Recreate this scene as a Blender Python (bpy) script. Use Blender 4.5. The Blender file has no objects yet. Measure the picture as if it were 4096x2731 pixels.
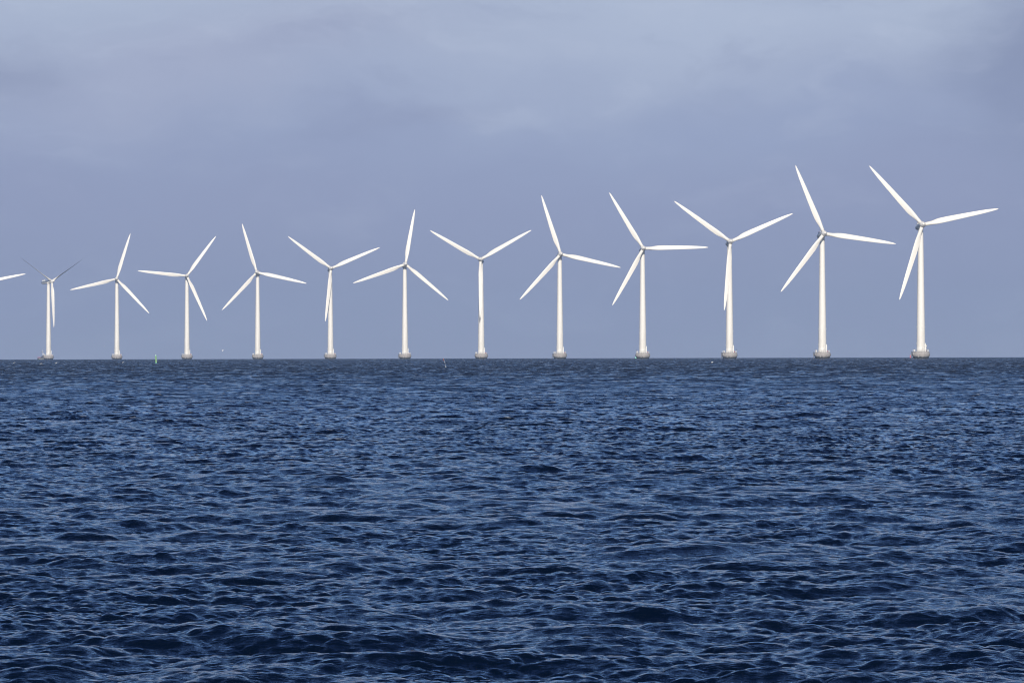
import bpy, math, random
import numpy as np
from mathutils import Matrix, Vector

R = math.radians
scene = bpy.context.scene
scene.cycles.use_denoising = True
scene.cycles.filter_width = 1.1
scene.cycles.sample_clamp_direct = 4.0
scene.cycles.sample_clamp_indirect = 2.0
COL = scene.collection

# ------------------------------------------------------------------ camera, world, sun, exposure
EARTH = 7.3e6                 # earth radius with refraction: the sea drops away and hides its own far side
CAM_H = 2.0
FPX = 19400.0                 # focal length in pixels of the 4096 px wide frame
PITCH, ROLL = R(0.1573), R(-0.129)
cam_d = bpy.data.cameras.new("camera")
cam_d.sensor_width = 36.0
cam_d.lens = 36.0 * FPX / 4096.0
cam_d.clip_start = 0.5
cam_d.clip_end = 30000.0
cam = bpy.data.objects.new("camera", cam_d)
COL.objects.link(cam)
CAM_ROT = Matrix.Rotation(R(90) + PITCH, 4, 'X') @ Matrix.Rotation(ROLL, 4, 'Z')
cam.matrix_world = Matrix.Translation((0, 0, CAM_H)) @ CAM_ROT
scene.camera = cam

SUN_EL, SUN_AZ = R(26.0), R(178.0)        # azimuth measured from +Y (the view) towards +X: behind the camera, a little right
sun_dir = Vector((math.sin(SUN_AZ) * math.cos(SUN_EL), math.cos(SUN_AZ) * math.cos(SUN_EL), math.sin(SUN_EL)))
sun_d = bpy.data.lights.new("sun", 'SUN')
sun_d.energy = 4.3
sun_d.angle = R(0.5)
sun_d.color = (1.0, 0.93, 0.83)
sun = bpy.data.objects.new("sun", sun_d)
sun.rotation_euler = sun_dir.to_track_quat('Z', 'Y').to_euler()
sun.location = (0, -50, 200)
COL.objects.link(sun)

vs = scene.view_settings
vs.view_transform = 'Standard'
vs.look = 'None'
vs.exposure = 0.0
vs.gamma = 1.0
vs.use_curve_mapping = False


def lin(r, g, b):
    f = lambda c: (c / 255 / 12.92) if c / 255 <= 0.04045 else ((c / 255 + 0.055) / 1.055) ** 2.4
    return (f(r), f(g), f(b), 1.0)


world = bpy.data.worlds.new("World")
scene.world = world
world.use_nodes = True
wt = world.node_tree
wt.nodes.clear()


class G:
    """tiny node-graph writer"""
    def __init__(self, tree):
        self.t = tree

    def node(self, typ, **kw):
        n = self.t.nodes.new(typ)
        for k, v in kw.items():
            setattr(n, k, v)
        return n

    def put(self, sock, v):
        if isinstance(v, bpy.types.NodeSocket):
            self.t.links.new(v, sock)
        else:
            sock.default_value = v

    def math(self, op, a, b=0.0, c=None, clamp=False):
        n = self.node('ShaderNodeMath', operation=op, use_clamp=clamp)
        self.put(n.inputs[0], a)
        self.put(n.inputs[1], b)
        if c is not None:
            self.put(n.inputs[2], c)
        return n.outputs[0]

    def mix(self, f, a, b, blend='MIX'):
        n = self.node('ShaderNodeMix', data_type='RGBA', blend_type=blend)
        self.put(n.inputs[0], f)
        self.put(n.inputs[6], a)
        self.put(n.inputs[7], b)
        return n.outputs[2]

    def smooth(self, v, lo, hi, a=0.0, b=1.0):
        n = self.node('ShaderNodeMapRange', interpolation_type='SMOOTHSTEP')
        self.put(n.inputs[0], v)
        for i, x in enumerate((lo, hi, a, b)):
            n.inputs[i + 1].default_value = x
        return n.outputs[0]

    def comb(self, x, y, z):
        n = self.node('ShaderNodeCombineXYZ')
        for i, v in enumerate((x, y, z)):
            self.put(n.inputs[i], v)
        return n.outputs[0]

    def noise(self, vec, scale, detail=4.0, rough=0.5, dist=0.0):
        n = self.node('ShaderNodeTexNoise')
        self.put(n.inputs['Vector'], vec)
        n.inputs['Scale'].default_value = scale
        n.inputs['Detail'].default_value = detail
        n.inputs['Roughness'].default_value = rough
        n.inputs['Distortion'].default_value = dist
        return n.outputs[0]

    def ramp(self, f, stops):
        n = self.node('ShaderNodeValToRGB')
        self.put(n.inputs[0], f)
        el = n.color_ramp.elements
        while len(el) < len(stops):
            el.new(0.5)
        for e, (p, c) in zip(el, stops):
            e.position = p
            e.color = c
        return n.outputs[0]


g = G(wt)
sky = g.node('ShaderNodeTexSky', sky_type='NISHITA', sun_disc=False)
sky.sun_elevation = SUN_EL
sky.sun_rotation = SUN_AZ
sky.air_density = 1.0
sky.dust_density = 0.6
sky.ozone_density = 1.6
SKY_STRENGTH = 0.1
tc = g.node('ShaderNodeTexCoord')
sep = g.node('ShaderNodeSeparateXYZ')
wt.links.new(tc.outputs['Generated'], sep.inputs[0])
sx, sy, sz = sep.outputs
DEG = 57.29578
az = g.math('MULTIPLY', g.math('ARCTAN2', sx, sy), DEG)         # degrees right of the view
el = g.math('MULTIPLY', g.math('ARCSINE', sz), DEG)             # degrees above the level
# slow warp so that cloud edges wander
w1 = g.noise(g.comb(g.math('MULTIPLY', az, 0.35), g.math('MULTIPLY', el, 0.8), 3.1), 1.0, 5, 0.55)
w2 = g.noise(g.comb(g.math('MULTIPLY', az, 0.30), g.math('MULTIPLY', el, 0.7), 9.7), 1.0, 5, 0.55)
azw = g.math('MULTIPLY_ADD', g.math('SUBTRACT', w1, 0.5), 3.0, az)
elw = g.math('MULTIPLY_ADD', g.math('SUBTRACT', w2, 0.5), 1.6, el)
veil = g.ramp(g.math('DIVIDE', elw, 8.0, clamp=True), [
    (0.00, lin(147, 159, 188)), (0.10, lin(146, 157, 189)), (0.22, lin(148, 159, 192)),
    (0.34, lin(152, 165, 197)), (0.45, lin(166, 178, 205)), (0.56, lin(176, 189, 213)), (0.8, lin(186, 198, 220))])


def blob(cx, cy, rx, ry, tilt=0.0):
    dx = g.math('SUBTRACT', azw, cx)
    dy = g.math('SUBTRACT', elw, cy)
    if tilt:
        dy = g.math('MULTIPLY_ADD', dx, -tilt, dy)
    q = g.math('ADD', g.math('POWER', g.math('DIVIDE', g.math('ABSOLUTE', dx), rx), 2.0),
               g.math('POWER', g.math('DIVIDE', g.math('ABSOLUTE', dy), ry), 2.0))
    return g.math('EXPONENT', g.math('MULTIPLY', q, -1.0))


for (cx, cy, rx, ry, tilt, amt, col) in [
        (2.2, 3.9, 3.0, 0.75, 0.10, 0.55, (180, 193, 217)),
        (-0.2, 3.0, 2.6, 0.40, -0.12, 0.30, (166, 179, 207)),
        (-4.2, 3.2, 2.0, 0.60, 0.25, 0.55, (172, 180, 206)),
        (-2.0, 3.62, 1.6, 0.20, 0.14, 0.50, (150, 159, 190)),
        (-1.3, 2.85, 0.9, 0.14, 0.22, 0.38, (144, 154, 186)),
        (-5.9, 3.35, 0.7, 0.34, 0.0, 0.55, (140, 150, 181)),
        (6.3, 3.5, 0.9, 1.4, 0.2, 0.85, (134, 146, 178)),
        (5.2, 2.0, 2.2, 0.7, 0.1, 0.35, (148, 157, 190)),
        (-3.6, 1.6, 2.4, 0.5, 0.0, 0.25, (150, 160, 191)),
        (3.3, 2.9, 2.4, 0.35, 0.12, 0.40, (150, 164, 198))]:
    veil = g.mix(g.math('MULTIPLY', blob(cx, cy, rx, ry, tilt), amt), veil, lin(*col))
wisp = g.noise(g.comb(g.math('MULTIPLY', azw, 0.55), g.math('MULTIPLY', elw, 1.7), 0.4), 1.0, 6, 0.6)
veil = g.mix(g.math('MULTIPLY', g.smooth(wisp, 0.5, 0.75), g.smooth(el, 1.0, 4.0, 0.10, 0.32)), veil, lin(190, 201, 222))
veil = g.mix(g.math('MULTIPLY', g.smooth(wisp, 0.5, 0.25), g.smooth(el, 1.0, 4.0, 0.10, 0.36)), veil, lin(136, 147, 182))
tint = g.mix(g.smooth(g.math('MULTIPLY_ADD', g.math('SUBTRACT', w1, 0.5), 12.0, el), 8.0, 28.0),       # unseen sky: blue lifted low down, darkened above for contrast in the sea
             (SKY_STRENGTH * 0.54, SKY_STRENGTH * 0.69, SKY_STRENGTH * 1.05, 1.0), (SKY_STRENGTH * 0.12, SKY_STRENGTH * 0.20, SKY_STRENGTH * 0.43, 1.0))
tint = g.mix(g.smooth(sy, 0.05, -0.55), tint, (SKY_STRENGTH * 1.0, SKY_STRENGTH * 0.98, SKY_STRENGTH * 0.95, 1.0))   # unseen sky behind the camera, brightened to fill the tower fronts
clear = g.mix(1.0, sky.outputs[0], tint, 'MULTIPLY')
patch = g.noise(g.comb(g.math('MULTIPLY', az, 0.05), g.math('MULTIPLY', el, 0.12), 5.5), 1.0, 4, 0.55)
cover = g.math('MULTIPLY_ADD', g.math('SUBTRACT', patch, 0.5), 3.0, el)
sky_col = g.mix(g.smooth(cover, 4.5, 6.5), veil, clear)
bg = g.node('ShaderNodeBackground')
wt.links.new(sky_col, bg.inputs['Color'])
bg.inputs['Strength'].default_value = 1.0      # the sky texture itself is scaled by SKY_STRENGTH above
wo = g.node('ShaderNodeOutputWorld')
wt.links.new(bg.outputs[0], wo.inputs['Surface'])


def drop(x, y):
    return -(x * x + y * y) / (2 * EARTH)


def at(px, py, dist):
    """point seen at pixel (px, py) of the 4096 px photograph, dist metres ahead"""
    v = CAM_ROT.to_3x3() @ Vector(((px - 2048) / FPX, -(py - 1365.5) / FPX, -1.0))
    v *= dist / v.y
    return Vector((v.x, v.y, v.z + CAM_H))


# ------------------------------------------------------------------ materials
def new_mat(name):
    m = bpy.data.materials.new(name)
    m.use_nodes = True
    return m, G(m.node_tree), m.node_tree.nodes['Principled BSDF']


def paint(name, col, rough=0.45, wear=0.06, scale=0.35, stretch=(1, 1, 0.25), dirt=(0.45, 0.42, 0.36, 1), spec=0.4):
    """painted surface with faint dirt that runs down it"""
    m, q, p = new_mat(name)
    tcn = q.node('ShaderNodeTexCoord')
    mp = q.node('ShaderNodeMapping')
    mp.inputs['Scale'].default_value = stretch
    q.put(mp.inputs['Vector'], tcn.outputs['Object'])
    n1 = q.noise(mp.outputs[0], scale, 5, 0.6)
    n2 = q.noise(mp.outputs[0], scale * 7, 4, 0.6)
    f = q.math('MULTIPLY', q.smooth(q.math('MULTIPLY_ADD', n2, 0.4, n1), 0.62, 0.95), wear)
    q.put(p.inputs['Base Color'], q.mix(f, (*col, 1), dirt))
    q.put(p.inputs['Roughness'], q.math('MULTIPLY_ADD', n2, 0.15, rough - 0.07))
    p.inputs['Specular IOR Level'].default_value = spec
    return m


M = {}
M['tower'] = paint('tower_paint', (0.83, 0.80, 0.745), 0.45, 0.35, 0.18, (1, 1, 0.12))
M['blade'] = paint('blade_paint', (0.82, 0.788, 0.73), 0.40, 0.15, 0.2)
M['nacelle'] = paint('nacelle_paint', (0.80, 0.785, 0.76), 0.45, 0.2, 0.5)
M['white'] = paint('white_metal', (0.78, 0.78, 0.76), 0.5, 0.3, 2.0)
M['galv'] = paint('galvanised_metal', (0.42, 0.42, 0.43), 0.5, 0.4, 2.0)
M['dark'] = paint('dark_steel', (0.07, 0.075, 0.085), 0.6, 0.3, 2.0)
M['red'] = paint('red_paint', (0.42, 0.05, 0.05), 0.5, 0.2, 2.0)
M['boat'] = paint('boat_paint', (0.035, 0.04, 0.06), 0.5, 0.2, 0.6)
M['boat_white'] = paint('boat_white', (0.6, 0.6, 0.6), 0.5, 0.2, 0.6)
M['cream'] = paint('cream_paint', (0.5, 0.5, 0.36), 0.5, 0.2, 0.6)
M['green'] = paint('green_buoy_paint', (0.22, 0.43, 0.17), 0.5, 0.3, 3.0)
M['green_pale'] = paint('pale_green_paint', (0.25, 0.75, 0.55), 0.4, 0.2, 3.0)
M['lantern'] = paint('lantern_lens', (0.85, 0.85, 0.78), 0.3, 0.1, 3.0)
M['pink'] = paint('faded_red_paint', (0.62, 0.10, 0.14), 0.5, 0.3, 2.0)
M['flag'] = paint('dark_red_cloth', (0.16, 0.012, 0.025), 0.9, 0.2, 6.0)
M['float'] = paint('white_float', (0.85, 0.84, 0.80), 0.4, 0.1, 6.0)
M['gull'] = paint('white_plumage', (0.85, 0.85, 0.84), 0.8, 0.1, 9.0)
M['wing'] = paint('grey_plumage', (0.10, 0.105, 0.13), 0.8, 0.2, 9.0)
M['cormorant'] = paint('black_plumage', (0.015, 0.015, 0.018), 0.6, 0.1, 9.0)

# concrete with a wet, weed-covered foot
m, q, p = new_mat('foundation_concrete')
tcn = q.node('ShaderNodeTexCoord')
sp = q.node('ShaderNodeSeparateXYZ')
q.put(sp.inputs[0], tcn.outputs['Object'])
mp = q.node('ShaderNodeMapping')
mp.inputs['Scale'].default_value = (1, 1, 0.35)
q.put(mp.inputs['Vector'], tcn.outputs['Object'])
big = q.noise(tcn.outputs['Object'], 0.7, 6, 0.6)
fine = q.noise(tcn.outputs['Object'], 6.0, 5, 0.65)
runs = q.noise(mp.outputs[0], 2.4, 5, 0.6)
c = q.ramp(q.math('MULTIPLY_ADD', fine, 0.5, q.math('MULTIPLY', big, 0.6)),
           [(0.38, (0.22, 0.206, 0.197, 1)), (0.52, (0.33, 0.306, 0.288, 1)), (0.70, (0.43, 0.40, 0.378, 1))])
c = q.mix(q.math('MULTIPLY', q.smooth(runs, 0.58, 0.72), 0.55), c, (0.25, 0.235, 0.23, 1))
c = q.mix(q.math('MULTIPLY', q.smooth(runs, 0.36, 0.26), 0.6), c, (0.60, 0.58, 0.54, 1))
line = q.math('MULTIPLY_ADD', q.math('SUBTRACT', big, 0.5), 0.9, q.math('MULTIPLY_ADD', q.math('SUBTRACT', runs, 0.5), 0.35, sp.outputs[2]))
wet = q.smooth(line, 1.20, 0.95)
c = q.mix(wet, c, q.mix(fine, (0.016, 0.019, 0.022, 1), (0.045, 0.05, 0.055, 1)))
q.put(p.inputs['Base Color'], c)
q.put(p.inputs['Roughness'], q.math('MULTIPLY_ADD', wet, -0.3, 0.85))
bmp = q.node('ShaderNodeBump')
bmp.inputs['Strength'].default_value = 0.5
bmp.inputs['Distance'].default_value = 0.05
q.put(bmp.inputs['Height'], fine)
q.put(p.inputs['Normal'], bmp.outputs[0])
M['concrete'] = m

# sea water
m, q, p = new_mat('sea_water')
geo = q.node('ShaderNodeNewGeometry')
att = q.node('ShaderNodeAttribute', attribute_name='roughness')
foam = q.node('ShaderNodeAttribute', attribute_name='foam')
mp = q.node('ShaderNodeMapping')
mp.inputs['Rotation'].default_value = (0, 0, R(12))
mp.inputs['Scale'].default_value = (1.0, 1.9, 1.0)
q.put(mp.inputs['Vector'], geo.outputs['Position'])
rip = q.math('ADD', q.noise(mp.outputs[0], 4.5, 5, 0.6, 0.3), q.math('MULTIPLY', q.noise(mp.outputs[0], 17.0, 3, 0.55), 0.35))
bmp = q.node('ShaderNodeBump')
bmp.inputs['Strength'].default_value = 0.75
bmp.inputs['Distance'].default_value = 0.03
q.put(bmp.inputs['Height'], q.math('MULTIPLY', rip, q.smooth(att.outputs['Fac'], 0.03, 0.2, 1.0, 0.0)))
body = q.noise(geo.outputs['Position'], 0.05, 3, 0.5)
water_c = q.mix(body, (0.0008, 0.0036, 0.011, 1), (0.0012, 0.005, 0.016, 1))
fm = q.math('MULTIPLY', foam.outputs['Fac'], q.smooth(q.noise(geo.outputs['Position'], 5.0, 5, 0.7), 0.42, 0.58))
q.put(p.inputs['Base Color'], q.mix(fm, water_c, (0.40, 0.45, 0.52, 1)))
gm = q.node('ShaderNodeMapping')          # cat's paws: gusts roughen the ripples in patches
gm.inputs['Rotation'].default_value = (0, 0, R(14))
gm.inputs['Scale'].default_value = (1.0, 0.45, 1.0)
q.put(gm.inputs['Vector'], geo.outputs['Position'])
gust_n = q.noise(gm.outputs[0], 0.22, 7, 0.68)
gust_f = q.smooth(gust_n, 0.36, 0.64, 0.35, 1.5)
q.put(p.inputs['Roughness'], q.math('MAXIMUM', q.math('MULTIPLY', att.outputs['Fac'], gust_f), q.math('MULTIPLY', fm, 0.8)))
p.inputs['IOR'].default_value = 1.333
wn = q.node('ShaderNodeAttribute', attribute_name='wave_normal')
q.put(bmp.inputs['Normal'], wn.outputs['Vector'])
q.put(p.inputs['Normal'], bmp.outputs[0])
M['water'] = m

# ------------------------------------------------------------------ mesh helpers
class MB:
    def __init__(self):
        self.v, self.f, self.mi, self.sm = [], [], [], []

    def add(self, verts, faces, mi=0, smooth=False):
        o = len(self.v)
        self.v += [tuple(x) for x in verts]
        for fc in faces:
            self.f.append([o + i for i in fc])
            self.mi.append(mi)
            self.sm.append(smooth)

    def box(self, c, s, rz=0.0, mi=0):
        ca, sa = math.cos(rz), math.sin(rz)
        vs_ = []
        for z in (-1, 1):
            for x, y in ((-1, -1), (1, -1), (1, 1), (-1, 1)):
                a, b = x * s[0] / 2, y * s[1] / 2
                vs_.append((c[0] + a * ca - b * sa, c[1] + a * sa + b * ca, c[2] + z * s[2] / 2))
        self.add(vs_, [(3, 2, 1, 0), (4, 5, 6, 7), (0, 1, 5, 4), (1, 2, 6, 5), (2, 3, 7, 6), (3, 0, 4, 7)], mi)

    def rings(self, rings, mi=0, smooth=True, cap0=True, cap1=True):
        n = len(rings[0])
        vs_ = [p_ for r_ in rings for p_ in r_]
        fs = []
        for i in range(len(rings) - 1):
            for j in range(n):
                k = (j + 1) % n
                fs.append((i * n + j, i * n + k, (i + 1) * n + k, (i + 1) * n + j))
        self.add(vs_, fs, mi, smooth)
        o = len(self.v) - len(vs_)
        if cap0:
            self.f.append([o + j for j in reversed(range(n))]); self.mi.append(mi); self.sm.append(False)
        if cap1:
            b = o + (len(rings) - 1) * n
            self.f.append([b + j for j in range(n)]); self.mi.append(mi); self.sm.append(False)

    def lathe(self, prof, n=32, axis='Z', mi=0, smooth=True, c=(0, 0, 0)):
        rs = []
        for r, z in prof:
            ring = []
            for j in range(n):
                a = 2 * math.pi * j / n
                if axis == 'Z':
                    ring.append((c[0] + r * math.cos(a), c[1] + r * math.sin(a), c[2] + z))
                else:   # along -Y (forward)
                    ring.append((c[0] + r * math.cos(a), c[1] - z, c[2] + r * math.sin(a)))
            rs.append(ring)
        self.rings(rs, mi, smooth)

    def tube(self, a, b, r0, r1=None, n=8, mi=0):
        r1 = r0 if r1 is None else r1
        a, b = Vector(a), Vector(b)
        d = (b - a).normalized()
        u = d.cross(Vector((0, 0, 1)) if abs(d.z) < 0.9 else Vector((1, 0, 0))).normalized()
        w = d.cross(u)
        rs = []
        for p_, r in ((a, r0), (b, r1)):
            rs.append([p_ + u * (r * math.cos(2 * math.pi * j / n)) + w * (r * math.sin(2 * math.pi * j / n)) for j in range(n)])
        self.rings(rs, mi, True)

    def prism(self, poly, y0, y1, mi=0):
        n = len(poly)
        vs_ = [(x, y0, z) for x, z in poly] + [(x, y1, z) for x, z in poly]
        fs = [tuple(range(n)), tuple(reversed(range(n, 2 * n)))]
        for i in range(n):
            k = (i + 1) % n
            fs.append((k, i, n + i, n + k))
        self.add(vs_, fs, mi)

    def mesh(self, name, mats):
        me = bpy.data.meshes.new(name)
        me.from_pydata(self.v, [], self.f)
        for mt in (mats if isinstance(mats, (list, tuple)) else [mats]):
            me.materials.append(mt)
        me.polygons.foreach_set('material_index', self.mi)
        me.polygons.foreach_set('use_smooth', self.sm)
        me.update()
        return me

    def build(self, name, mats, parent=None):
        o = bpy.data.objects.new(name, self.mesh(name, mats))
        COL.objects.link(o)
        o.parent = parent
        return o


def tag(o, label, cat, group=None):
    o['label'] = label
    o['category'] = cat
    if group:
        o['group'] = group
    return o


def empty(name, loc, rz=0.0):
    o = bpy.data.objects.new(name, None)
    COL.objects.link(o)
    o.location = loc
    o.rotation_euler = (0, 0, rz)
    o.empty_display_size = 0.5
    return o


def copy_child(o, parent):
    c_ = o.copy()
    COL.objects.link(c_)
    c_.parent = parent
    for ch in list(o.children):
        copy_child(ch, c_)
    return c_


# ------------------------------------------------------------------ sea
SWELL_PEAK, SWELL_A, CHOP_PEAK, CHOP_A, RIPPLE_A = 3.4, 0.019, 0.62, 0.052, 0.080


def fft_tile(L, N, lmin, lmax, comps, wind, spread, iso, chop, seed):
    rng = np.random.default_rng(seed)
    k1 = 2 * np.pi * np.fft.fftfreq(N, L / N)
    kx, ky = np.meshgrid(k1, k1)
    k = np.sqrt(kx * kx + ky * ky)
    k[0, 0] = 1e9
    S = sum(0.5 * alpha * k ** -4.0 * np.exp(-1.25 * (2 * np.pi / lam_peak / k) ** 2) for lam_peak, alpha in comps)
    th = np.arctan2(ky, kx) - wind
    D = np.abs(np.cos(th / 2)) ** (2 * spread)
    D = D / (D[1:, 1:].mean() * 2 * np.pi)
    D = (1 - iso) * D + iso / (2 * np.pi)
    lam = 2 * np.pi / k
    band = np.clip((lam - lmin) / (0.3 * lmin), 0, 1) * np.clip((lmax - lam) / (0.15 * lmax), 0, 1)
    dk = 2 * np.pi / L
    A = np.sqrt(S * D * band * dk * dk)
    ph = rng.normal(size=(N, N)) + 1j * rng.normal(size=(N, N))
    H = (A * ph).astype(np.complex64)
    H[0, 0] = 0
    z = np.fft.ifft2(H) * N * N
    dx = np.fft.ifft2(-1j * kx / k * H) * N * N * chop
    dy = np.fft.ifft2(-1j * ky / k * H) * N * N * chop
    # folding of the surface, for foam on the sharpest crests
    jxx = np.fft.ifft2(kx * kx / k * H).real * N * N * chop
    jyy = np.fft.ifft2(ky * ky / k * H).real * N * N * chop
    zx = np.fft.ifft2(1j * kx * H).real * N * N
    zy = np.fft.ifft2(1j * ky * H).real * N * N
    return np.stack([dx.real, dy.real, z.real, jxx + jyy, zx, zy], -1).astype(np.float32)


def sample(tile, L, X, Y, rot):
    N = tile.shape[0]
    c_, s_ = math.cos(rot), math.sin(rot)
    u = (X * c_ + Y * s_) / L * N
    v = (-X * s_ + Y * c_) / L * N
    iu = np.floor(u).astype(np.int64)
    iv = np.floor(v).astype(np.int64)
    fu = (u - iu).astype(np.float32)[..., None]
    fv = (v - iv).astype(np.float32)[..., None]
    i0, i1, j0, j1 = iu % N, (iu + 1) % N, iv % N, (iv + 1) % N
    r = (tile[j0, i0] * (1 - fu) + tile[j0, i1] * fu) * (1 - fv) + (tile[j1, i0] * (1 - fu) + tile[j1, i1] * fu) * fv
    dx = r[..., 0] * c_ - r[..., 1] * s_
    dy = r[..., 0] * s_ + r[..., 1] * c_
    return dx, dy, r[..., 2], r[..., 3], r[..., 4] * c_ - r[..., 5] * s_, r[..., 4] * s_ + r[..., 5] * c_


def build_sea():
    # one sheet in two polar zones that overlap by a hand's breadth: a wide near one and a far one
    def both(h):
        return np.radians(np.concatenate([-h[:0:-1], h]))
    step = lambda a, b, d: np.linspace(a, b, int((b - a) / d) + 1)
    az_near = both(np.concatenate([step(0, 8, 0.017)[:-1], step(8, 62, 0.055)[:-1], step(62, 180, 2.5)]))
    az_far = both(np.concatenate([step(0, 8.5, 0.0155)[:-1], step(8.5, 20, 0.055)[:-1], 20 + 160 * np.linspace(0, 1, 50) ** 2]))
    rad_near = list(np.linspace(1.5, 14, 40))
    while rad_near[-1] < 110.3:
        rad_near.append(rad_near[-1] + max(0.027, rad_near[-1] * 0.00095))
    rad_far = [110.0]
    while rad_far[-1] < 8800:
        r = rad_far[-1]
        k = min(max((r - 250) / 450, 0), 1)
        rad_far.append(r + (100 if r > 5700 else min(r * (0.00095 * (1 - k) + 0.0026 * k), 1.9)))
    W = R(98)
    T1, L1 = fft_tile(97.0, 2048, 0.34, 40.0, ((SWELL_PEAK, SWELL_A), (CHOP_PEAK, CHOP_A)), W - R(31), 3.0, 0.07, 1.15, 3), 97.0
    T2, L2 = fft_tile(13.3, 1024, 0.06, 0.36, ((CHOP_PEAK, RIPPLE_A),), W + R(17), 2.0, 0.15, 0.8, 7), 13.3
    def zone(azs, rad):
        A, Rr = np.meshgrid(azs, np.array(rad))
        X, Y = Rr * np.sin(A), Rr * np.cos(A)
        out = np.empty(X.shape + (8,), np.float32)              # x, y, z, normal, fold, distance
        side = np.clip((R(75) - np.abs(A)) / R(13), 0.0, 1)
        for i in range(0, X.shape[0], 200):
            sl = slice(i, i + 200)
            x, y, rr = X[sl], Y[sl], Rr[sl]
            a = sample(T1, L1, x, y, R(31))
            b = sample(T2, L2, x, y, R(-17))
            w1_ = np.clip((rr - 3) / 8, 0, 1) * side[sl]
            w2_ = np.clip((260 - rr) / 180, 0, 1) * w1_
            gust = (0.85 + 0.30 * np.sin(x * 0.11 + 1.3 + 0.8 * np.sin(y * 0.043)) * np.sin(y * 0.061 + 0.6 + 0.9 * np.sin(x * 0.087))
                    + 0.28 * np.sin(x * 0.83 + 0.4 + 1.3 * np.sin(y * 0.21)) * np.sin(y * 0.43 + 1.9 + 1.2 * np.sin(x * 0.57)))
            hz = np.clip((5600 - rr) / 3000, 0.3, 1)
            sharp = 1 + np.clip(a[3] * 0.5, -0.4, 0.8)
            far = np.clip((330 - rr) / 250, 0, 1) * side[sl]
            unres = np.clip((1500 - rr) / 1200, 0.95, 1) * side[sl]   # the finest waves far out are left to the roughness
            nx = -(a[4] * sharp * unres + b[4] * gust * far)
            ny = -(a[5] * sharp * unres + b[5] * gust * far)
            nz = 1 / np.sqrt(nx * nx + ny * ny + 1)
            o_ = out[sl]
            o_[..., 0] = x + a[0] * w1_ * hz + b[0] * w2_ * gust
            o_[..., 1] = y + a[1] * w1_ * hz + b[1] * w2_ * gust
            o_[..., 2] = a[2] * w1_ * hz + b[2] * w2_ * gust + drop(x, y)
            o_[..., 3], o_[..., 4], o_[..., 5] = nx * nz, ny * nz, nz
            o_[..., 6] = a[3] * w1_
            o_[..., 7] = rr
        nr, nc = X.shape
        idx = np.arange(nr * nc, dtype=np.int32).reshape(nr, nc)
        q_ = np.stack([idx[:-1, :-1], idx[1:, :-1], idx[1:, 1:], idx[:-1, 1:]], -1).reshape(-1, 4)
        return out.reshape(-1, 8), q_[:, ::-1]
    va, qa = zone(az_near, rad_near)
    vb, qb = zone(az_far, rad_far)
    v = np.concatenate([va, vb])
    quads = np.concatenate([qa, qb + len(va)]).astype(np.int32)
    nf = len(quads)
    me = bpy.data.meshes.new('sea')
    me.vertices.add(len(v))
    me.vertices.foreach_set('co', np.ascontiguousarray(v[:, :3]).ravel())
    me.loops.add(nf * 4)
    me.loops.foreach_set('vertex_index', np.ascontiguousarray(quads).ravel())
    me.polygons.add(nf)
    me.polygons.foreach_set('loop_start', np.arange(0, nf * 4, 4, dtype=np.int32))
    me.polygons.foreach_set('use_smooth', np.ones(nf, dtype=bool))
    me.materials.append(M['water'])
    Rr = v[:, 7]
    rough = 0.025 + 0.47 * np.clip((Rr - 65) / 560, 0, 1) ** 0.75
    thr = np.percentile(v[:, 6], 99.95)
    fo = np.clip((v[:, 6] - thr) / (0.25 * thr), 0, 1) * (Rr > 110)
    for name, kind, key, data in (('wave_normal', 'FLOAT_VECTOR', 'vector', v[:, 3:6]), ('roughness', 'FLOAT', 'value', rough), ('foam', 'FLOAT', 'value', fo)):
        at_ = me.attributes.new(name, kind, 'POINT')
        at_.data.foreach_set(key, np.ascontiguousarray(data, dtype=np.float32).ravel())
    me.update()
    o = bpy.data.objects.new('sea', me)
    COL.objects.link(o)
    o['kind'] = 'structure'
    print('sea', len(v), nf, 'Hs', 4 * T1[..., 2].std(), 'thr', thr)


build_sea()

# ------------------------------------------------------------------ wind turbine
HUB_Z, HUB_FWD, TILT = 64.0, 4.58, R(5)


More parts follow.
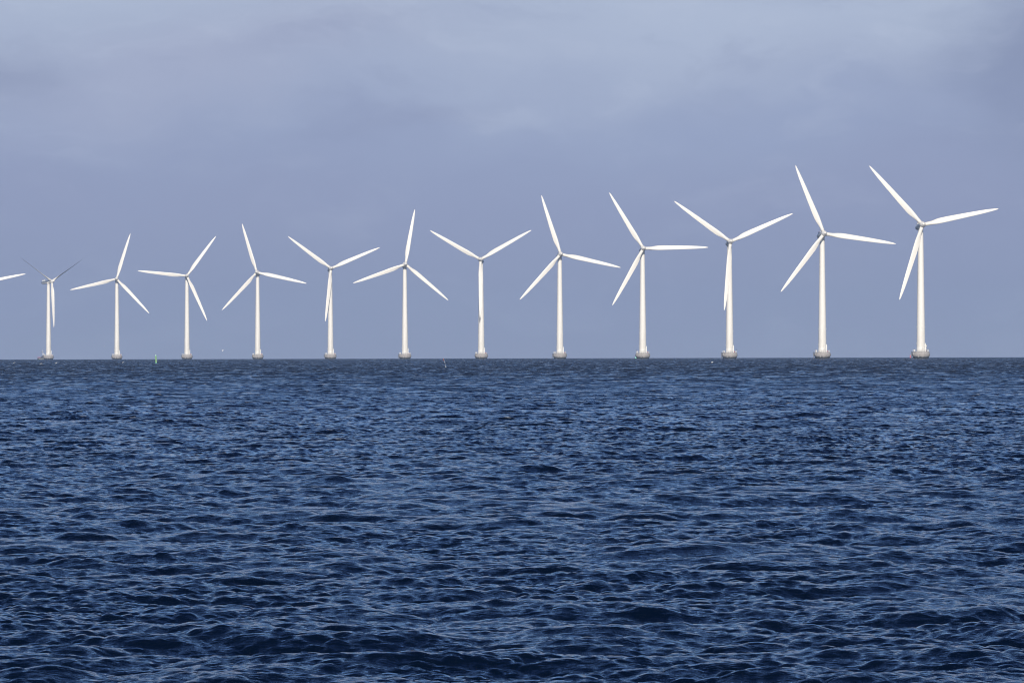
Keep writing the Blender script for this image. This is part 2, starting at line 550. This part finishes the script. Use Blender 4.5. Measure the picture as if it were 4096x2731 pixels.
def blade_mesh():
    #      r     chord  lead  thick  twist
    st = [(1.25, 1.70, 0.85, 1.70, 0), (2.4, 1.68, 0.84, 1.66, 0), (4.0, 1.72, 0.88, 1.45, 10), (5.5, 2.02, 0.98, 1.20, 13),
          (7.2, 2.40, 1.05, 0.98, 12), (9.2, 2.62, 1.10, 0.82, 10.5), (12.0, 2.58, 1.06, 0.68, 8.5), (16.0, 2.40, 0.97, 0.55, 6.2),
          (20.0, 2.22, 0.89, 0.45, 4.5), (24.0, 2.02, 0.81, 0.37, 3.0), (28.0, 1.77, 0.70, 0.29, 1.8), (31.5, 1.50, 0.58, 0.23, 0.9),
          (34.5, 1.10, 0.41, 0.17, 0.3), (36.3, 0.76, 0.26, 0.11, 0), (37.3, 0.47, 0.14, 0.07, 0), (37.75, 0.25, 0.05, 0.04, 0), (37.9, 0.10, 0.0, 0.02, 0)]
    n = 28
    rs = []
    for r, ch, ld, th, tw in st:
        ch, ld, th = ch * 1.05, ld * 1.05, th * 1.03
        k = min(max((r - 2.4) / 5.0, 0), 1)
        k = k * k * (3 - 2 * k)
        ring = []
        for j in range(n):
            a = 2 * math.pi * j / n
            cx = (1 - math.cos(a)) / 2                         # 0 at the leading edge
            up = 1 if a <= math.pi else -1
            foil = 5 * (0.2969 * math.sqrt(cx) - 0.1260 * cx - 0.3516 * cx ** 2 + 0.2843 * cx ** 3 - 0.1036 * cx ** 4)
            circ = math.sin(a) * up * 0.5
            half = (1 - k) * circ + k * foil * (0.72 if up < 0 else 1.18)
            x = ld - cx * ch
            y = up * half * th
            t = R(tw)
            ring.append((x * math.cos(t) + y * math.sin(t) * 1.0, -x * math.sin(t) + y * math.cos(t), r))
        rs.append(ring)
    mb = MB()
    mb.rings(rs)
    return mb.mesh('blade', M['blade'])


def make_turbine():
    root = empty('wind_turbine', (0, 0, 0))
    mb = MB()
    mb.lathe([(3.2, -2.5), (3.3, -0.6), (3.46, 0.0), (4.10, 1.32), (4.30, 1.75), (4.34, 2.05), (4.22, 2.6), (4.0, 3.36), (3.93, 3.45), (0.5, 3.46)], 40)
    fo = mb.build('foundation', M['concrete'], root)
    mb = MB()
    rr = 3.72
    ang = [2 * math.pi * i / 22 for i in range(22)]
    for a in ang:
        mb.tube((rr * math.cos(a), rr * math.sin(a), 3.4), (rr * math.cos(a), rr * math.sin(a), 4.6), 0.045, n=6)
    for z in (3.85, 4.2, 4.58):
        for a, b in zip(ang, ang[1:] + ang[:1]):
            mb.tube((rr * math.cos(a), rr * math.sin(a), z), (rr * math.cos(b), rr * math.sin(b), z), 0.035, n=6)
    mb.build('railing', M['galv'], fo)
    mb = MB()
    mb.box((-3.05, -0.6, 3.98), (0.62, 0.5, 1.0))
    mb.build('cabinet', M['white'], fo)
    mb = MB()
    mb.box((-3.72, -0.4, 3.98), (0.16, 0.5, 1.06))
    mb.build('gate_panel', M['white'], fo)
    mb = MB()
    mb.box((3.62, -0.5, 3.98), (0.2, 0.5, 1.06))
    mb.build('gate_panel', M['white'], fo)
    mb = MB()
    mb.box((3.12, -0.5, 3.9), (0.34, 0.4, 0.86))
    mb.build('cabinet', M['white'], fo)
    mb = MB()
    mb.box((2.68, -0.6, 3.88), (0.34, 0.3, 0.7))
    mb.build('lifebuoy_box', M['red'], fo)
    mb = MB()                                               # boat landing: a fender post, a ladder and brackets
    mb.tube((-4.52, -0.7, -1.5), (-4.52, -0.7, 3.5), 0.13)
    mb.tube((-4.52, 0.7, -1.5), (-4.52, 0.7, 3.5), 0.13)
    for i in range(14):
        z = -0.4 + 0.29 * i
        mb.tube((-4.52, -0.7, z), (-4.52, 0.7, z), 0.03, n=6)
    for y in (-0.7, 0.7):
        mb.tube((-4.52, y, 3.3), (-3.8, y, 3.3), 0.09)
        mb.tube((-4.52, y, 1.9), (-4.2, y, 1.9), 0.09)
    mb.build('boat_landing', M['dark'], fo)
    for a0, z0, z1 in ((-2.55, 1.9, 2.9), (-1.85, 0.75, 1.5)):
        pa = Vector((4.36 * math.cos(a0), 4.36 * math.sin(a0), z0))
        pb = Vector((4.18 * math.cos(a0 + 0.05), 4.18 * math.sin(a0 + 0.05), z1))
        mb = MB()
        mb.tube(pa, pb, 0.06, n=6)
        mb.build('drain_pipe', M['white'], fo)

    mb = MB()
    prof = [(2.14, 3.46), (2.14, 3.62), (2.09, 3.63)]
    for i in range(1, 25):
        z = 3.63 + (62.3 - 3.63) * i / 24
        r = 2.09 + (1.26 - 2.09) * (i / 24) ** 1.05
        prof.append((r, z))
    prof += [(1.33, 62.35), (1.33, 62.75), (0.2, 62.76)]
    mb.lathe(prof, 48)
    tw = mb.build('tower', M['tower'], root)
    mb = MB()
    mb.box((2.20, -0.2, 5.35), (0.36, 0.9, 3.6))
    mb.box((2.20, -0.2, 7.2), (0.22, 0.7, 0.25))
    mb.build('tower_door', M['white'], tw)
    for z, r in ((7.4, 2.04), (15.3, 1.92)):
        mb = MB()
        mb.box((-r - 0.08, -0.15, z), (0.3, 0.25, 0.28))
        mb.build('tower_light', M['white'], tw)
        mb = MB()
        mb.box((r + 0.06, -0.15, z), (0.2, 0.22, 0.22))
        mb.build('tower_light', M['white'], tw)
    mb = MB()
    mb.box((0.9, -1.93, 4.6), (0.14, 0.1, 1.7))
    mb.build('cable_duct', M['galv'], tw)

    # nacelle: origin at the rotor centre, forward = -Y
    mb = MB()
    mb.lathe([(0.2, -12.7), (0.75, -12.68), (1.05, -12.5), (1.18, -12.1), (1.24, -11.4), (1.36, -7.0), (1.42, -3.0), (1.34, -1.9), (1.2, -1.55), (0.9, -1.5)],
             32, 'Y')
    na = mb.build('nacelle', M['nacelle'], root)
    mb = MB()
    mb.prism([(-0.55, 1.0), (0.55, 1.0), (0.42, 2.05), (-0.42, 2.05)], 9.3, 11.9)
    mb.build('cooler', M['white'], na)
    mb = MB()
    mb.tube((0.0, 8.6, 1.1), (0.0, 8.6, 2.9), 0.06)
    mb.tube((-0.5, 8.6, 2.85), (0.5, 8.6, 2.85), 0.04)
    mb.tube((-0.5, 8.6, 2.85), (-0.5, 8.6, 3.15), 0.05)
    mb.tube((0.5, 8.6, 2.85), (0.5, 8.6, 3.15), 0.05)
    mb.build('anemometer_mast', M['galv'], na)
    mb = MB()
    mb.lathe([(0.13, 0), (0.15, 0.12), (0.15, 0.34), (0.05, 0.42)], 12, c=(0, 11.6, 2.05))
    mb.build('warning_light', M['red'], na)
    # hub
    mb = MB()
    mb.lathe([(0.5, -1.55), (1.42, -1.5), (1.52, -1.2), (1.50, 0.4), (1.38, 0.95), (1.02, 1.75), (0.70, 2.38), (0.58, 2.5)], 36, 'Y')
    hu = mb.build('hub', M['nacelle'], root)
    mb = MB()
    mb.lathe([(0.585, 2.44), (0.58, 2.62)] + [(0.58 * math.cos(R(a)), 2.62 + 0.52 * math.sin(R(a))) for a in (15, 30, 45, 60, 75, 87)], 28, 'Y')
    mb.build('nose_cap', M['blade'], hu)
    bm_ = blade_mesh()
    col = MB()
    col.lathe([(0.90, 1.05), (0.98, 1.08), (0.98, 1.42), (0.90, 1.46)], 28)
    cm = col.mesh('blade_collar', M['blade'])
    for i in range(3):
        b = bpy.data.objects.new('blade', bm_)
        COL.objects.link(b)
        b.parent = root
        k = bpy.data.objects.new('blade_collar', cm)
        COL.objects.link(k)
        k.parent = b
    mb = MB()                                               # yaw ring between tower and nacelle
    mb.lathe([(1.30, 62.76), (1.36, 62.78), (1.36, 63.3), (1.2, 63.34)], 32)
    mb.build('yaw_ring', M['nacelle'], root)
    return root


def pose(root, yaw, theta, pitch=0.0):
    N0 = Matrix.Rotation(yaw, 4, 'Z') @ Matrix.Translation((0, -HUB_FWD, HUB_Z)) @ Matrix.Rotation(-TILT, 4, 'X')
    k = 0
    for ch in root.children:
        kind = ch.name.split('.')[0]
        if kind == 'nacelle':
            ch.matrix_local = N0
        elif kind == 'hub':
            ch.matrix_local = N0 @ Matrix.Rotation(theta, 4, 'Y')
        elif kind == 'blade':
            ch.matrix_local = N0 @ Matrix.Rotation(theta + k * 2 * math.pi / 3, 4, 'Y') @ Matrix.Rotation(-pitch, 4, 'Z')
            k += 1


# px: tower foot in the photograph, hgt: pixels from the waterline to the hub, yaw from the line of sight, rotor angle
TURB = [
    (-75, 305.0, 0.0, -42.0, 0, 'white wind turbine standing outside the left edge, only one blade tip in view'),
    (194.07, 312.79, 39.12, 61.32, -66, 'white wind turbine turned sideways with thin edge-on blades, dark boat behind its base'),
    (467.81, 321.53, -2.4, 16.91, 0, 'white wind turbine between the sideways turbine and the green spar buoy, top blade leaning right'),
    (748.0, 333.27, 0.41, 36.26, 0, 'white wind turbine nearest right of the green spar buoy, one blade pointing left'),
    (1030.8, 346.79, -6.87, -17.19, 0, 'white wind turbine second to the right of the green spar buoy, top blade leaning left'),
    (1321.8, 362.07, 6.64, -52.98, 0, 'white wind turbine below the highest gull, one blade hanging slightly left of its tower'),
    (1619.7, 378.3, 5.97, 10.5, 0, 'white wind turbine left of the red flag buoy, top blade nearly upright leaning slightly right'),
    (1925, 396.92, -5.12, -59.8, 0, 'white wind turbine right of the red flag buoy, lower blade straight down over its tower'),
    (2239.5, 417.99, 7.47, -17.31, 0, 'white wind turbine right of the one whose blade hangs straight down, top blade leaning left'),
    (2570.9, 440.91, 6.0, -30.72, 0, 'white wind turbine with one blade level to the right, small green buoy behind its base'),
    (2918.4, 467.67, 7.45, -53.92, 0, 'white wind turbine third from the right edge, two raised blades and one crossing its tower'),
    (3289.5, 499.4, 12.72, -21.94, 0, 'white wind turbine second from the right edge, right blade sloping slightly down'),
    (3683.5, 534.8, 11.2, -41.6, 0, 'tallest white wind turbine, at the right edge, with a lamp post on its base'),
]
proto = make_turbine()
bases = []
for i, (px, hgt, yaw, th, pitch, label) in enumerate(TURB):
    d = HUB_Z * FPX / hgt
    x = (px - 2048) / FPX * d
    if i == 0:
        o = proto
    else:
        o = proto.copy()
        COL.objects.link(o)
        for ch in list(proto.children):
            copy_child(ch, o)
    bear = math.atan2(x, d)
    o.location = (x, d, drop(x, d))
    o.rotation_euler = (0, 0, -bear)
    tag(o, label, 'wind turbine', 'white wind turbines standing in a row at sea')
    pose(o, R(yaw), R(th), R(pitch))
    bases.append(o)

for i in (0, 7, 9, 4):                       # no boat landing shows on these
    for ch in bases[i].children:
        if ch.name.startswith('foundation'):
            for s in list(ch.children):
                if s.name.startswith('boat_landing'):
                    bpy.data.objects.remove(s)

for i, hgt in ((12, 3.0), (8, 1.9)):         # lamp posts on two of the bases
    fo = [c_ for c_ in bases[i].children if c_.name.startswith('foundation')][0]
    mb = MB()
    x = 2.62 if i == 12 else 3.3
    mb.tube((x, -0.9, 3.4), (x, -0.9, 3.4 + hgt * 0.85), 0.13 if i == 12 else 0.06)
    mb.build('lamp_post', M['galv'], fo)
    if i == 12:
        mb = MB()
        mb.lathe([(0.14, 0), (0.23, 0.06), (0.23, 0.5), (0.12, 0.62)], 14, c=(x, -0.9, 3.4 + hgt * 0.85))
        mb.build('lantern', M['lantern'], fo)
        mb = MB()
        mb.lathe([(0.16, 0.0), (0.16, 0.08), (0.03, 0.3)], 12, c=(x, -0.9, 3.4 + hgt * 0.85 + 0.62))
        mb.build('lantern_cap', M['dark'], fo)

# ------------------------------------------------------------------ work boat behind the sideways turbine
d = bases[1].location.y + 24
bx = (179 - 2048) / FPX * d
boat = empty('work_boat', (bx, d, drop(bx, d)), 0)
tag(boat, 'dark grey work boat with white mast, half hidden behind the base of the sideways turbine', 'boat')
mb = MB()
secs = []
for x, w, zt in ((-6.0, 0.9, 1.25), (-5.2, 1.5, 1.25), (-3.0, 2.0, 1.2), (1.0, 2.1, 1.25), (4.0, 1.6, 1.6), (5.6, 0.7, 1.95), (6.3, 0.1, 2.1)):
    secs.append([(x, -w, zt), (x, -w * 0.92, 0.2), (x, -w * 0.6, -0.6), (x, w * 0.6, -0.6), (x, w * 0.92, 0.2), (x, w, zt)])
mb.rings(secs, smooth=False)
mb.build('hull', M['boat'], boat)
mb = MB()
mb.prism([(-4.6, 1.2), (3.4, 1.2), (3.0, 3.4), (-1.6, 3.5), (-2.7, 2.5)], -1.4, 1.4)
mb.build('deckhouse', M['boat'], boat)
mb = MB()
mb.box((-1.45, 0, 4.0), (0.5, 0.8, 1.0))
mb.box((-1.25, 0, 4.9), (1.1, 0.9, 0.8))
wh = mb.build('lookout_platform', M['boat_white'], boat)
mb = MB()
mb.tube((-1.65, 0, 4.5), (-1.65, 0, 8.2), 0.17, 0.08)
mb.tube((-2.2, 0, 6.8), (-1.1, 0, 6.8), 0.06)
ms = mb.build('mast', M['boat_white'], boat)
mb = MB()
mb.box((-2.3, 0, 6.25), (0.5, 0.9, 0.6))
mb.build('radar', M['dark'], ms)
mb = MB()
for x in np.linspace(-5.8, -3.2, 6):
    for y in (-1.35, 1.35):
        mb.tube((x, y, 1.2), (x, y, 2.2), 0.04, n=6)
for z in (1.7, 2.2):
    for y in (-1.35, 1.35):
        mb.tube((-5.8, y, z), (-3.2, y, z), 0.04, n=6)
mb.build('railing', M['pink'], boat)
mb = MB()
mb.box((-2.6, -2.06, 0.32), (4.6, 0.1, 0.24))
mb.build('fender_strip', M['cream'], boat)

# ------------------------------------------------------------------ buoys
def on_sea(px, dist):
    x = (px - 2048) / FPX * dist
    return Vector((x, dist, drop(x, dist)))


def place(o, loc, lean=(0, 0)):
    o.location = loc
    o.rotation_euler = (lean[0], lean[1], 0)


def spar(name, body, ring, top, h, r):
    b = empty(name, (0, 0, 0))
    mb = MB()
    mb.lathe([(r * 0.8, -1.0), (r * 1.08, -0.2), (r * 1.05, 0.4), (r * 0.98, h * 0.72), (r * 0.92, h * 0.80)], 20)
    mb.build('buoy_body', M[body], b)
    mb = MB()
    mb.lathe([(r * 1.05, -0.1), (r * 1.5, -0.06), (r * 1.5, 0.10), (r * 1.06, 0.16)], 20)
    mb.build('float_collar', M[ring], b)
    mb = MB()
    mb.lathe([(r * 0.9, h * 0.80), (r * 0.98, h * 0.81), (r * 0.95, h * 0.87), (r * 0.5, h * 0.875)], 20)
    mb.build('light_housing', M[top], b)
    mb = MB()
    mb.lathe([(r * 0.42, h * 0.875), (r * 0.5, h * 0.89), (r * 0.48, h * 0.93), (r * 0.1, h * 0.94)], 16)
    mb.build('lantern', M['lantern'], b)
    mb = MB()
    mb.lathe([(r * 0.42, h * 0.94), (r * 0.02, h)], 16)
    mb.build('topmark', M[body], b)
    return b


b = spar('spar_buoy', 'green', 'green_pale', 'green_pale', 2.55, 0.205)
place(b, on_sea(624.5, 1400), (0, R(-2.5)))
tag(b, 'bright green spar buoy leaning slightly left in the water between two turbines', 'buoy', 'navigation buoys')
b = spar('spar_buoy', 'green_pale', 'green_pale', 'green_pale', 1.45, 0.42)
place(b, on_sea(2543.2, 3300))
tag(b, 'small pale green buoy peeping out left of a turbine base, far away', 'buoy', 'navigation buoys')
b = spar('spar_buoy', 'pink', 'pink', 'pink', 2.3, 0.36)
place(b, on_sea(3641, 3500))
tag(b, 'faded red buoy on the horizon just left of the tallest turbine base', 'buoy', 'navigation buoys')

b = empty('flag_buoy', (0, 0, 0))
mb = MB()
mb.lathe([(0.02, -0.14), (0.05, -0.10), (0.065, -0.02), (0.06, 0.09), (0.04, 0.15), (0.02, 0.17)], 16)
mb.build('float', M['float'], b)
mb = MB()
mb.tube((0, 0, -0.5), (0, 0, 1.56), 0.011, n=8)
mb.build('pole', M['white'], b)
mb = MB()
pts = [(0, 0.0), (0.05, 0.02), (0.085, -0.02), (0.12, 0.015), (0.15, 0.0)]
fl = []
for s_ in (0.012, -0.012):
    for zt in (1.56, 1.20):
        for x_, y_ in pts:
            fl.append((-x_, y_ + s_, zt - x_ * 0.55))
n = len(pts)
fs = []
for k in range(n - 1):
    fs += [(k, k + 1, n + k + 1, n + k), (2 * n + k + 1, 2 * n + k, 3 * n + k, 3 * n + k + 1),
           (k + 1, k, 2 * n + k, 2 * n + k + 1), (n + k, n + k + 1, 3 * n + k + 1, 3 * n + k)]
fs += [(0, n, 3 * n, 2 * n), (n - 1, 2 * n + n - 1, 3 * n + n - 1, n + n - 1)]
mb.add(fl, fs)
mb.build('flag', M['flag'], b)
place(b, on_sea(1783.5, 810), (R(4), R(-15)))
tag(b, 'small fishing marker with white float, leaning pole and dark red flag', 'marker buoy')

# ------------------------------------------------------------------ gulls
def gull_mesh(lift, sweep, span):
    """one continuous bird: body, head and tail, with raised or drooped wings"""
    mb = MB()
    prof = [(0.008, -0.30), (0.05, -0.24), (0.035, -0.16), (0.075, -0.06), (0.085, 0.06), (0.065, 0.15), (0.045, 0.19), (0.048, 0.23), (0.03, 0.27), (0.008, 0.31)]
    rs = []
    for r, y in prof:
        flat = 0.45 if y < -0.2 else 0.95
        rs.append([(r * math.cos(a) * (1.3 if y < -0.2 else 1), -y, r * math.sin(a) * flat) for a in [2 * math.pi * j / 12 for j in range(12)]])
    mb.rings(rs, 0)
    for s_ in (-1, 1):
        secs = []
        for t, ch, dz, dy in ((0.0, 0.20, 0.0, 0.0), (0.25, 0.17, lift[0], -0.02), (0.55, 0.14, lift[1], 0.0), (0.82, 0.09, lift[2], sweep * 0.6), (1.0, 0.02, lift[3], sweep)):
            x = s_ * (0.04 + t * (span / 2 - 0.04))
            secs.append([(x, dy - ch * 0.55, dz), (x, dy, dz + ch * 0.09), (x, dy + ch * 0.45, dz), (x, dy, dz - ch * 0.05)])
        mb.rings(secs, 1, True)
    return mb.mesh('gull', [M['gull'], M['wing']])


SPREAD = gull_mesh((0.05, 0.06, 0.0, -0.06), 0.10, 1.15)
RAISED = gull_mesh((0.10, 0.26, 0.42, 0.52), 0.08, 0.75)
GULLS = [
    (1396, 836, 1500, SPREAD, (0, R(4), R(200)), 'gull gliding high in the sky with both dark wings spread'),
    (3180, 1162, 1750, SPREAD, (R(10), R(-17), R(150)), 'white gull banking in the sky between the two turbines at the right'),
    (418, 1383, 2300, SPREAD, (R(-30), R(10), R(100)), 'tiny gull above the horizon left of the turbine nearest the green spar buoy'),
    (890, 1402, 1500, RAISED, (R(55), 0, R(20)), 'bright white gull with raised wings, right of the green spar buoy, above the horizon'),
    (2847, 1449, 1100, RAISED, (R(70), 0, R(100)), 'white gull low over the water between the third and fourth turbines from the right'),
    (492, 1449, 1300, SPREAD, (R(-40), R(-38), R(10)), 'pale gull low over the water just left of the green spar buoy'),
    (56, 1451.5, 1250, SPREAD, (R(-40), R(-28), R(15)), 'leftmost gull, skimming the water near the left edge'),
    (164, 1454.8, 1200, SPREAD, (R(-40), R(-8), R(10)), 'gull skimming the water below the boat and sideways turbine'),
    (225, 1451.5, 1250, SPREAD, (R(-40), R(-28), R(-10)), 'gull skimming the water right of the sideways turbine base'),
]
for px, py, d, me, rot, label in GULLS:
    o = bpy.data.objects.new('gull', me)
    COL.objects.link(o)
    o.location = at(px, py, d)
    o.rotation_euler = rot
    if py > 1440:
        o.scale = (0.72,) * 3
    if py > 1380:                     # white all over: wings take the body plumage too
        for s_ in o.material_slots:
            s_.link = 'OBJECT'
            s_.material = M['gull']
    tag(o, label, 'gull', 'gulls flying over the sea')


def perched(base, x, z, label):
    mb = MB()
    prof = [(0.02, -0.32), (0.05, -0.2), (0.11, -0.02), (0.12, 0.12), (0.08, 0.26), (0.045, 0.38), (0.05, 0.47), (0.03, 0.53), (0.01, 0.56)]
    rs = []
    for r, t in prof:
        rs.append([(r * math.cos(a) + 0.10 * t, r * math.sin(a), t + 0.12) for a in [2 * math.pi * j / 10 for j in range(10)]])
    mb.rings(rs)
    o = mb.build('cormorant', M['cormorant'])
    o.location = base.matrix_basis @ Vector((x, -0.4, z))
    tag(o, label, 'bird', 'dark birds perched on turbine bases')


perched(bases[9], -3.72, 4.62, 'black cormorant perched on the rail of the turbine with a level blade')
perched(bases[10], 3.62, 4.62, 'black cormorant perched on the rail of the third turbine from the right')

# ------------------------------------------------------------------ haze: even air round the camera and everything built
mb = MB()
mb.box((0, 0, 55.0), (18400, 18400, 126.0))
m = bpy.data.materials.new('haze_air')
m.use_nodes = True
m.node_tree.nodes.clear()
q = G(m.node_tree)
pv = q.node('ShaderNodeVolumePrincipled')
pv.inputs['Color'].default_value = (0.54, 0.70, 1.0, 1)
pv.inputs['Density'].default_value = 0.00008
pv.inputs['Anisotropy'].default_value = 0.0
mo = q.node('ShaderNodeOutputMaterial')
m.node_tree.links.new(pv.outputs[0], mo.inputs['Volume'])
hz = mb.build('haze', m)
hz['kind'] = 'stuff'
